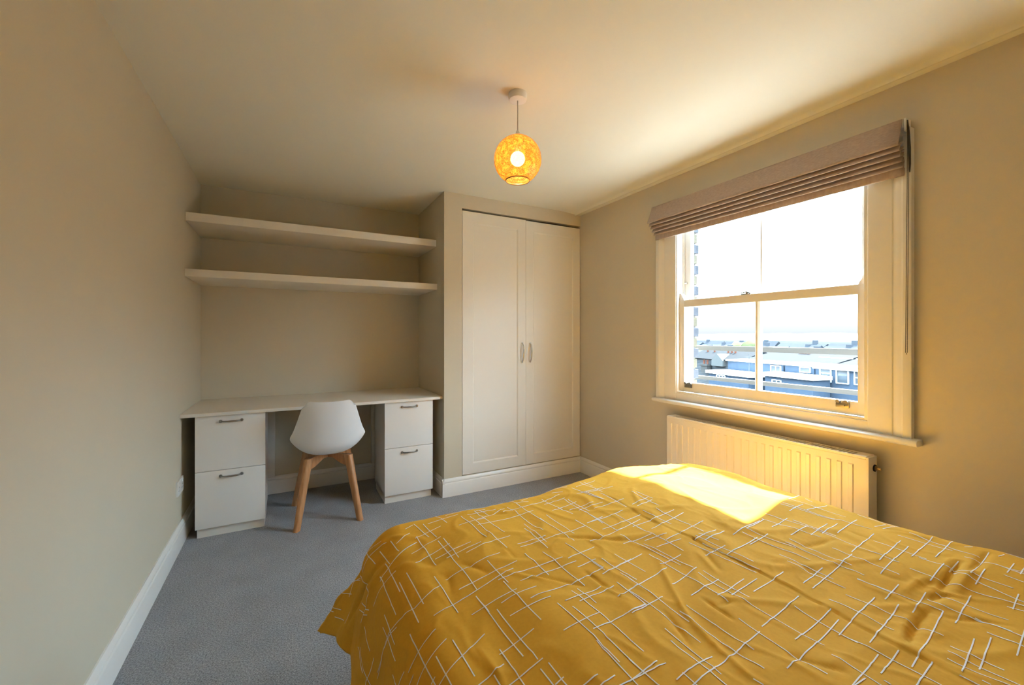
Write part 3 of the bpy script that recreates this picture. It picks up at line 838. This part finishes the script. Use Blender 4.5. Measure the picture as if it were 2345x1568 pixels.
for (tx, ty, fx, fy) in LEG:
    bm = bmesh.new()
    a = math.atan2(fy, fx); dr_ = Vector((math.cos(a), math.sin(a), 0)); tn = Vector((-math.sin(a), math.cos(a), 0))
    rings = []
    for k in range(9):
        f = k / 8
        c = Vector((tx, ty, .430)).lerp(Vector((fx, fy, 0)), f)
        wr, wt = .030 + (.021 - .030) * f, .021 + (.016 - .021) * f
        ring = []
        for s in range(16):
            th = 2 * PI * s / 16; cs, sn = math.cos(th), math.sin(th)
            ring.append(bm.verts.new(c + dr_ * (wr * math.copysign(abs(cs) ** .6, cs)) + tn * (wt * math.copysign(abs(sn) ** .6, sn))))
        rings.append(ring)
    for p, q in zip(rings, rings[1:]):
        for s in range(16): bm.faces.new((p[s], p[(s + 1) % 16], q[(s + 1) % 16], q[s]))
    bm.faces.new(rings[0]); bm.faces.new(rings[-1])
    obj('leg', bm, M['beech'], ch, smooth=True, local=True)
for sgn in (-1, 1):
    bm = bmesh.new()
    a = math.atan2(.125, .125 * sgn); d = Vector((math.cos(a), math.sin(a), 0)); nrm = Vector((-d.y, d.x, 0))
    prism(bm, [(-.165, .355), (-.13, .362), (-.05, .398), (.05, .398), (.13, .362), (.165, .355), (.165, .430), (-.165, .430)], lambda p, q, w_: tuple(d * p + nrm * w_ + Vector((0, 0, q))), -.012, .012)
    obj('cross_brace', bm, M['beech'], ch, local=True)
bm = bmesh.new(); lathe(bm, [(0, .428), (.075, .428), (.075, .448), (.05, .456), (0, .456)], (0, 0, 0), 24); obj('mount_plate', bm, M['chain'], ch, smooth=True, local=True)

# ------------------------------------------------------------------ bed
bd = thing('bed', (1.05, .5, 0), 'double divan bed under the mustard duvet in front of the radiator', 'bed')
BX0, BX1, BY0, BY1, BZ = .335, 1.775, -.52, 1.415, .600
bx('mattress', (BX0 + .05, BX1 - .05), (BY0 + .04, BY1 - .05), (.33, .522), M['mattress'], bd, .03)
bx('divan_base', (BX0 + .06, BX1 - .06), (BY0 + .05, BY1 - .07), (.05, .33), M['divan'], bd, .01)
for x in (BX0 + .12, BX1 - .12):
    for y in (BY0 + .1, BY1 - .15):
        bm = bmesh.new(); tube(bm, [(x, y, 0), (x, y, .055)], .025, 12); obj('foot', bm, M['dark'], bd, smooth=True)
#DUVET
def sstep(a, b_, x):
    t_ = np.clip((x - a) / (b_ - a), 0, 1); return t_ * t_ * (3 - 2 * t_)
def vnoise(x, y, seed):
    """smooth value noise on numpy arrays"""
    r = np.random.RandomState(seed); T = r.rand(64, 64) * 2 - 1
    xi, yi = np.floor(x).astype(int), np.floor(y).astype(int); fx, fy = x - xi, y - yi
    fx, fy = fx ** 3 * (fx * (fx * 6 - 15) + 10), fy ** 3 * (fy * (fy * 6 - 15) + 10)
    g = lambda a, b_: T[a % 64, b_ % 64]
    return (g(xi, yi) * (1 - fx) + g(xi + 1, yi) * fx) * (1 - fy) + (g(xi, yi + 1) * (1 - fx) + g(xi + 1, yi + 1) * fx) * fy
OL, OR_, OF = .43, .22, .42            # overhang left, right, foot
RL = .125
# creases: polyline in bed coordinates, height (minus = valley), half width
CREASES = [
    ([(1.117, 1.285), (1.114, 1.155), (1.111, 1.037), (1.114, 0.933), (1.125, 0.848), (1.144, 0.776), (1.161, 0.692), (1.164, 0.598), (1.157, 0.527), (1.148, 0.477), (1.142, 0.436), (1.139, 0.403), (1.14, 0.377), (1.144, 0.353), (1.147, 0.314), (1.148, 0.252), (1.15, 0.18)], -0.0045, 0.006, 0.0014),
    ([(0.918, 0.826), (0.871, 0.748), (0.836, 0.692), (0.816, 0.647), (0.805, 0.595), (0.794, 0.544), (0.783, 0.503), (0.777, 0.47)], 0.009, 0.016, 0),
    ([(0.787, 0.704), (0.774, 0.662), (0.761, 0.625), (0.744, 0.589)], -0.01, 0.012, 0),
    ([(0.748, 1.107), (0.79, 1.09), (0.838, 1.067), (0.89, 1.041)], -0.01, 0.012, 0),
    ([(0.842, 1.07), (0.902, 1.021), (0.965, 0.981)], -0.008, 0.012, 0),
    ([(0.506, 1.025), (0.554, 0.976), (0.599, 0.935), (0.647, 0.897)], 0.006, 0.012, 0),
    ([(0.561, 0.985), (0.603, 0.943), (0.647, 0.903), (0.686, 0.863)], -0.008, 0.012, 0),
    ([(0.72, 0.922), (0.726, 0.887), (0.725, 0.829)], -0.008, 0.01, 0),
    ([(0.716, 0.851), (0.725, 0.808), (0.738, 0.757)], 0.006, 0.012, 0),
    ([(0.914, 0.701), (0.912, 0.67), (0.912, 0.638), (0.91, 0.607)], -0.008, 0.01, 0),
    ([(0.918, 0.656), (0.951, 0.657), (0.982, 0.654)], -0.007, 0.012, 0),
    ([(1.381, 0.707), (1.418, 0.694), (1.462, 0.684), (1.515, 0.677)], -0.007, 0.016, 0),
    ([(1.667, 0.435), (1.588, 0.431), (1.519, 0.427), (1.469, 0.422)], -0.02, 0.014, 0),
    ([(1.628, 0.399), (1.568, 0.403), (1.525, 0.402), (1.494, 0.395)], 0.01, 0.018, 0),
    ([(1.777, 0.408), (1.712, 0.408), (1.647, 0.404), (1.602, 0.403)], -0.014, 0.014, 0),
    ([(1.177, 0.387), (1.236, 0.4), (1.297, 0.408), (1.361, 0.411)], -0.018, 0.014, 0),
    ([(1.162, 0.396), (1.234, 0.416), (1.296, 0.43)], 0.008, 0.018, 0),
    ([(1.406, 0.424), (1.443, 0.417), (1.471, 0.405)], -0.012, 0.012, 0),
    ([(1.361, 0.386), (1.378, 0.362), (1.4, 0.34), (1.416, 0.316), (1.433, 0.292)], -0.007, 0.01, 0),
    ([(1.607, 0.454), (1.65, 0.456), (1.676, 0.444)], 0.006, 0.01, 0),
    ([(1.388, 0.466), (1.447, 0.467), (1.513, 0.459)], 0.006, 0.012, 0),
    ([(1.426, 0.448), (1.47, 0.446), (1.503, 0.44)], -0.006, 0.01, 0),
    ([(0.256, 1.301), (0.178, 1.326), (0.076, 1.401), (-0.018, 1.501)], -0.02, 0.02, 0),
    ([(0.361, 1.315), (0.298, 1.289), (0.223, 1.264), (0.134, 1.253), (0.051, 1.272), (-0.005, 1.284)], 0.014, 0.022, 0),
    ([(0.914, 0.496), (0.929, 0.463), (0.947, 0.433), (0.963, 0.404)], -0.01, 0.022, 0),
    ([(0.352, 0.826), (0.36, 0.765), (0.362, 0.703)], 0.008, 0.018, 0),
    ([(0.675, 0.75), (0.601, 0.691), (0.528, 0.637)], -0.004, 0.01, 0),
    ([(0.889, 1.311), (0.924, 1.267), (0.957, 1.234)], -0.004, 0.012, 0),
    ([(0.595, 1.389), (0.665, 1.372), (0.732, 1.352)], -0.007, 0.014, 0),
    ([(0.577, 1.049), (0.577, 1.091), (0.575, 1.131)], -0.005, 0.01, 0),
    ([(0.379, 1.101), (0.378, 1.054), (0.36, 1.007)], -0.006, 0.016, 0),
    ([(0.431, 1.119), (0.46, 1.07), (0.48, 1.028)], -0.007, 0.016, 0),
    ([(0.305, 1.222), (0.344, 1.194), (0.374, 1.148)], -0.007, 0.03, 0),
    ([(1.072, 0.835), (1.059, 0.791), (1.042, 0.745)], 0.005, 0.014, 0),
    ([(1.102, 0.841), (1.087, 0.801), (1.064, 0.752)], -0.006, 0.012, 0),
    ([(0.962, 0.883), (0.928, 0.838), (0.892, 0.787)], 0.005, 0.014, 0),
    ([(1.364, 0.743), (1.423, 0.795), (1.496, 0.828), (1.565, 0.819)], -0.003, 0.014, 0),
    ([(1.294, 0.672), (1.281, 0.638), (1.259, 0.607)], -0.006, 0.02, 0),
    ([(1.615, 0.687), (1.616, 0.642), (1.617, 0.593)], -0.004, 0.014, 0),
    ([(1.423, 0.543), (1.426, 0.506), (1.443, 0.474)], -0.005, 0.016, 0),
]
def duvet_xyz(s, t):
    """cloth coordinates (metres on the bed plane, beyond its edges = overhang) to space"""
    s = np.asarray(s, float); t = np.asarray(t, float)
    cs, ct = np.clip(s, BX0, BX1), np.clip(t, -9, BY1)
    ds, dt_ = s - cs, t - ct
    ads = np.abs(ds); p = 3.2
    r = (ads ** p + dt_ ** p + 1e-12) ** (1 / p)
    ang = np.hypot(ads, dt_) + 1e-9
    ux, uy = ds / ang, dt_ / ang
    th = math.radians(80)
    phi = np.minimum(r / RL, th); ex = np.maximum(r - RL * th, 0)
    corner = (np.minimum(ads, dt_) / (np.maximum(ads, dt_) + 1e-6))
    flare = .17 + .35 * corner * sstep(.1, .4, r)
    h = RL * np.sin(phi) + ex * flare
    v = RL * (1 - np.cos(phi)) + ex * np.sqrt(1 - flare ** 2)
    top = BZ + .016 * vnoise(s * 2.1 + 3, t * 2.1 + 5, 1) + .007 * vnoise(s * 5.5, t * 5.5, 2) + .026 * sstep(1.2, 1.75, s) * sstep(1.35, .8, t)
    hump = np.exp(-((cs - 1.36) / .30) ** 2) * sstep(.75, 1.40, t)
    top = top + .034 * hump
    edge = sstep(.22, 0, np.minimum(np.minimum(s - BX0, BX1 - s), BY1 - t))
    top = top - .012 * edge + .014 * vnoise(s * 3.3, t * 3.3, 9) * edge
    x = cs + ux * h; y = ct + uy * h + .085 * hump; z = top - v
    # normal direction of the carrier shape
    nh = np.sin(phi); nz = np.cos(phi)
    nx, ny = ux * nh, uy * nh
    d = np.zeros_like(s)
    for pl_, hgt, wdt, step in CREASES:
        P = np.array(pl_); best = np.full(s.shape, 9.0); side = np.zeros_like(s); along = np.zeros_like(s); L = 0; tot = sum(np.hypot(*(P[i + 1] - P[i])) for i in range(len(P) - 1))
        for i in range(len(P) - 1):
            a, b_ = P[i], P[i + 1]; e_ = b_ - a; l2 = e_ @ e_
            q = np.clip(((s - a[0]) * e_[0] + (t - a[1]) * e_[1]) / l2, 0, 1)
            dd = np.hypot(s - a[0] - q * e_[0], t - a[1] - q * e_[1])
            m_ = dd < best; side = np.where(m_, np.sign(e_[0] * (t - a[1]) - e_[1] * (s - a[0])), side); best = np.where(m_, dd, best); along = np.where(m_, (L + q * math.sqrt(l2)) / tot, along); L += math.sqrt(l2)
        env = np.clip(along * (1 - along) * 4, 0, 1) ** .5
        wdt = wdt * .7
        d += 1.05 * hgt * env * np.exp(-(best / wdt)) + -hgt * .4 * env * np.exp(-(best / (wdt * 3.0)) ** 2) + step * env * side * np.exp(-best / .045)
    # soft diagonal wrinkles
    a1 = vnoise(s * 7 + t * 4, t * 10 - s * 6, 4); d += .0028 * a1
    rg = 1 - np.abs(vnoise(s * 4.5 - t * 2.5 + 7, t * 5.5 + s * 3, 6)); d += .0035 * np.clip(rg - .72, 0, 1) / .28
    rg = 1 - np.abs(vnoise(s * 9 + t * 3 + 2, t * 7 - s * 4, 8)); d += .0022 * np.clip(rg - .75, 0, 1) / .25
    rg = 1 - np.abs(vnoise(s * 22 + t * 6 + 4, t * 15 - s * 9, 21)); d += .0019 * np.clip(rg - .7, 0, 1) / .3 * np.clip(vnoise(s * 4, t * 4, 23) + .35, 0, 1)
    # drape folds on the hanging sides
    hang = sstep(.08, .40, r)
    per = np.where(ads >= dt_, t, s)
    d += hang * (.012 * np.sin(per * 21 + 1.3 * np.sin(per * 7)) + .010 * vnoise(per * 6, r * 3, 12)) * (1 - .3 * corner)
    d += corner * hang * .028 * np.sin(np.arctan2(dt_, ads + 1e-6) * 9 + .5)
    x += nx * d; y += ny * d; z += nz * d
    return np.stack([x, y, np.maximum(z, .012)], -1)
ST = .0055
sa = np.linspace(BX0 - OL, BX1 + OR_, int((BX1 - BX0 + OL + OR_) / ST) + 1)
ta = np.linspace(BY0 + .02, BY1 + OF, int((BY1 - BY0 + OF) / ST) + 1)
Sg, Tg = np.meshgrid(sa, ta)
V = duvet_xyz(Sg, Tg); ny_, nx_ = Sg.shape
idx = np.arange(nx_ * ny_).reshape(ny_, nx_)
F = np.stack([idx[:-1, :-1], idx[:-1, 1:], idx[1:, 1:], idx[1:, :-1]], -1).reshape(-1, 4)
me = bpy.data.meshes.new('duvet'); me.from_pydata(V.reshape(-1, 3).tolist(), [], F.tolist())
me.polygons.foreach_set('use_smooth', [True] * len(me.polygons)); me.materials.append(M['duvet'])
dv = bpy.data.objects.new('duvet', me); COL.objects.link(dv)
tag(dv, 'mustard duvet printed with thin white crossing lines, spread over the bed', 'duvet')
md = dv.modifiers.new('padding', 'SOLIDIFY'); md.thickness = .014; md.offset = -1
# printed lines: ends in cloth coordinates (millimetres)
LINES = [tuple(int(v) / 1000 for v in q.split(',')) for q in (
    '379,1422,401,1316;408,1409,421,1297;360,1332,456,1365;366,1340,372,1148;327,1254,432,1293;324,1197,442,1235;417,1274,428,988;436,1277,438,1146;379,1185,498,1201;'
    '407,1165,525,1183;289,1366,298,1287;202,1464,224,1328;250,1357,261,1265;252,1273,258,1113;224,1252,227,1062;166,1210,269,1211;265,1152,270,970;291,1171,296,1017;'
    '350,1102,358,941;196,1113,197,997;176,1096,183,963;94,1242,78,1163;72,1092,218,1029;61,1087,274,1023;274,1023,352,1056;207,890,296,921;242,967,252,713;133,805,307,879;'
    '273,850,277,669;160,739,383,843;317,867,320,751;160,955,158,926;62,931,196,911;199,865,216,872;242,802,255,808;109,1333,141,1239;76,1355,126,1242;103,1639,174,1257;'
    '174,1257,93,1263;344,1399,374,1416;15,1277,15,1176;27,1257,14,1020;-78,1174,82,1131;352,1370,301,1339;359,1309,218,1239;266,1396,194,1453;277,1373,161,1410;'
    '417,971,420,899;521,876,779,909;498,977,503,799;456,906,562,916;383,917,512,930;417,971,422,738;439,895,441,713;385,774,477,788;392,787,391,580;454,857,568,859;'
    '591,830,714,844;622,814,746,831;635,863,640,624;655,866,656,792;568,830,575,624;593,803,601,579;525,743,637,758;585,717,762,735;703,722,757,730;715,944,785,951;'
    '768,951,773,898;756,887,884,910;764,840,760,733;719,787,841,811;283,719,382,747;303,687,451,710;454,694,456,586;434,692,438,577;439,648,461,652;452,615,517,620;'
    '462,595,545,604;498,1077,506,964;471,1470,483,1377;423,1404,542,1426;499,1443,678,1469;609,1420,647,1421;543,1399,553,1201;571,1383,581,1115;605,1423,622,1212;'
    '622,1419,641,1373;507,1327,614,1346;565,1300,807,1335;569,1403,684,1404;582,1344,716,1397;678,1469,752,1475;731,1401,738,1369;699,1373,977,1396;779,1476,789,1236;'
    '742,1360,743,1167;811,1431,892,1471;780,1426,831,1410;892,1407,917,1231;876,1364,978,1361;869,1299,994,1304;960,1475,1051,1432;961,1431,1003,1405;969,1352,956,1113;'
    '981,1342,977,1205;929,1268,1037,1248;955,1242,1064,1222;829,1278,821,1100;791,1262,791,1061;722,1258,710,1097;703,1221,691,1060;622,1125,729,1131;621,1105,890,1129;'
    '465,1154,629,1187;889,1182,896,1048;755,1059,776,910;711,984,829,1010;909,1141,989,1148;1059,1409,1081,1238;1084,1406,1205,1401;1134,1433,1134,1286;1152,1425,1150,1360;'
    '1036,1349,1165,1314;1015,1459,1109,1469;1069,1330,1206,1289;1079,1340,1083,1231;1118,1284,1109,1139;1001,1207,1146,1184;910,1142,1080,1134;960,1211,964,1046;'
    '927,1083,1113,1080;836,1039,1087,1060;1040,1131,1038,1009;1026,1040,1229,1026;1036,1028,1042,856;924,983,1034,968;992,959,1074,942;992,912,1086,898;952,1025,984,818;'
    '977,949,1001,790;1065,994,1240,997;1138,1088,1142,975;1186,1067,1182,887;1045,920,1242,929;935,849,1022,849;857,951,871,843;802,944,820,825;756,887,933,915;'
    '1121,876,1231,879;1149,859,1250,864;1139,887,1184,732;1158,889,1184,839;1083,815,1178,815;1143,787,1316,800;1257,841,1425,854;1092,875,1149,702;1126,854,1167,704;'
    '1143,1140,1230,1135;1145,1119,1229,1114;1215,1197,1212,1073;1232,1188,1240,1119;803,869,807,824;765,797,940,830;887,766,1011,788;805,838,809,650;765,797,780,598;'
    '700,729,761,737;703,722,824,741;949,903,962,659;896,715,1025,730;1018,773,1025,644;955,683,1089,700;993,671,1123,685;1059,655,1213,666;854,695,862,532;820,686,824,488;'
    '738,657,734,517;718,624,719,444;643,545,766,560;558,507,930,561;951,569,1148,593;559,582,645,594;598,623,608,461;778,482,784,466;1326,840,1362,711;1297,835,1334,658;'
    '1258,789,1362,794;1324,839,1445,853;1446,859,1486,702;1417,812,1522,820;1491,872,1527,718;1527,718,1525,616;1525,616,1518,520;1418,756,1522,759;1523,804,1540,685;'
    '1474,725,1606,739;1518,714,1636,723;1564,691,1736,709;1393,747,1401,584;1365,743,1382,548;1286,717,1297,583;1269,686,1282,548;1209,613,1325,622;1208,590,1464,610;'
    '1476,616,1661,633;1452,655,1456,499;1350,551,1360,476;1670,894,1809,927;1573,840,1672,847;1640,819,1769,815;1609,881,1702,651;1592,879,1660,742;1680,892,1721,736;'
    '1738,661,1780,646;1741,640,1786,624;1772,889,1747,853;1791,730,1800,616;977,512,1158,525;867,469,1133,498;1077,473,1306,496;1099,426,1321,454;1097,576,1080,439;'
    '1195,547,1199,420;1254,536,1280,363;1348,550,1384,393;1319,480,1407,484;1315,427,1429,438;1082,458,1090,219;991,448,974,323;853,377,1077,403;1018,377,1126,387;'
    '1001,366,1000,355;1488,554,1681,573;1424,528,1653,545;1609,614,1608,491;1721,594,1724,470;1765,580,1725,415;1591,518,1783,530;1641,482,1800,490;1601,505,1596,326;'
    '1511,496,1538,268;1493,449,1608,455;1578,437,1659,440;1589,399,1774,409;1556,382,1645,386;1667,352,1737,354;1681,332,1819,338;1585,431,1535,255;1699,379,1676,281;'
    '1649,354,1630,211;1506,309,1576,314;1510,319,1513,293;1318,480,1408,484;1772,458,1786,444;1757,387,1780,381;1450,426,1451,304;1404,428,1401,288;1353,364,1504,377;'
    '1095,356,1384,393;994,328,1149,342;1254,345,1244,266;1225,341,1194,135;1168,305,1321,326;1207,291,1351,308;1314,264,1491,282;1367,318,1341,180;1406,346,1389,225;'
    '1172,279,1171,267;373,1074,549,1100;388,1014,571,1036;305,963,547,1014;489,990,699,995;537,956,727,967;614,1066,620,946;666,1050,683,871;994,770,1014,472;926,608,920,423'
).split(';')]
rl_ = random.Random(11)
for k in range(420):                                    # the print goes on over the head end and the hanging sides
    s0, t0 = rl_.uniform(BX0 - OL, BX1 + OR_), rl_.uniform(BY0 + .03, BY1 + OF); L_ = rl_.uniform(.08, .26)
    if t0 > max(.66 - (s0 - .34) * .55, .16 + .195 * (s0 - 1.19)) and s0 < BX1 + .08 and t0 < BY1 + .12: continue
    if s0 < BX0 and t0 > .5 and not (t0 > 1.38 and s0 < BX0 - .10): continue
    LINES.append((s0, t0, s0 + L_, t0) if k % 2 else (s0, t0, s0, t0 + L_))
def on_grid(G, s, t):
    fx = np.clip((s - sa[0]) / (sa[1] - sa[0]), 0, len(sa) - 1.001); fy = np.clip((t - ta[0]) / (ta[1] - ta[0]), 0, len(ta) - 1.001)
    i, j = fx.astype(int), fy.astype(int); fx, fy = (fx - i)[:, None], (fy - j)[:, None]
    return (G[j, i] * (1 - fx) + G[j, i + 1] * fx) * (1 - fy) + (G[j + 1, i] * (1 - fx) + G[j + 1, i + 1] * fx) * fy
NG = np.cross(np.gradient(V, axis=1), np.gradient(V, axis=0)); NG /= np.linalg.norm(NG, axis=-1, keepdims=True)
vv_, ff_ = [], []
HW = .0013
for ln in LINES:
    p0, p1 = np.array(ln[:2]), np.array(ln[2:]); L_ = np.hypot(*(p1 - p0)); n_ = max(2, int(L_ / .005) + 1)
    q = p0 + (p1 - p0) * np.linspace(0, 1, n_)[:, None]
    pr = np.array([-(p1 - p0)[1], (p1 - p0)[0]]) / L_ * HW
    base = len(vv_)
    for sg in (-1, 0, 1):
        w_ = q + pr * sg
        vv_.extend((on_grid(V, w_[:, 0], w_[:, 1]) + on_grid(NG, w_[:, 0], w_[:, 1]) * (.0009 + .0004 * (sg == 0))).tolist())
    for r_ in (0, 1):
        for i in range(n_ - 1):
            a_ = base + r_ * n_ + i; ff_.append((a_, a_ + 1, a_ + n_ + 1, a_ + n_))
me = bpy.data.meshes.new('printed_lines'); me.from_pydata(vv_, [], ff_)
me.polygons.foreach_set('use_smooth', [True] * len(me.polygons)); me.materials.append(M['print'])
pr_o = bpy.data.objects.new('printed_lines', me); COL.objects.link(pr_o); pr_o.parent = dv
pr_o['kind'] = 'stuff'; pr_o['label'] = 'thin white crossing lines of the print'
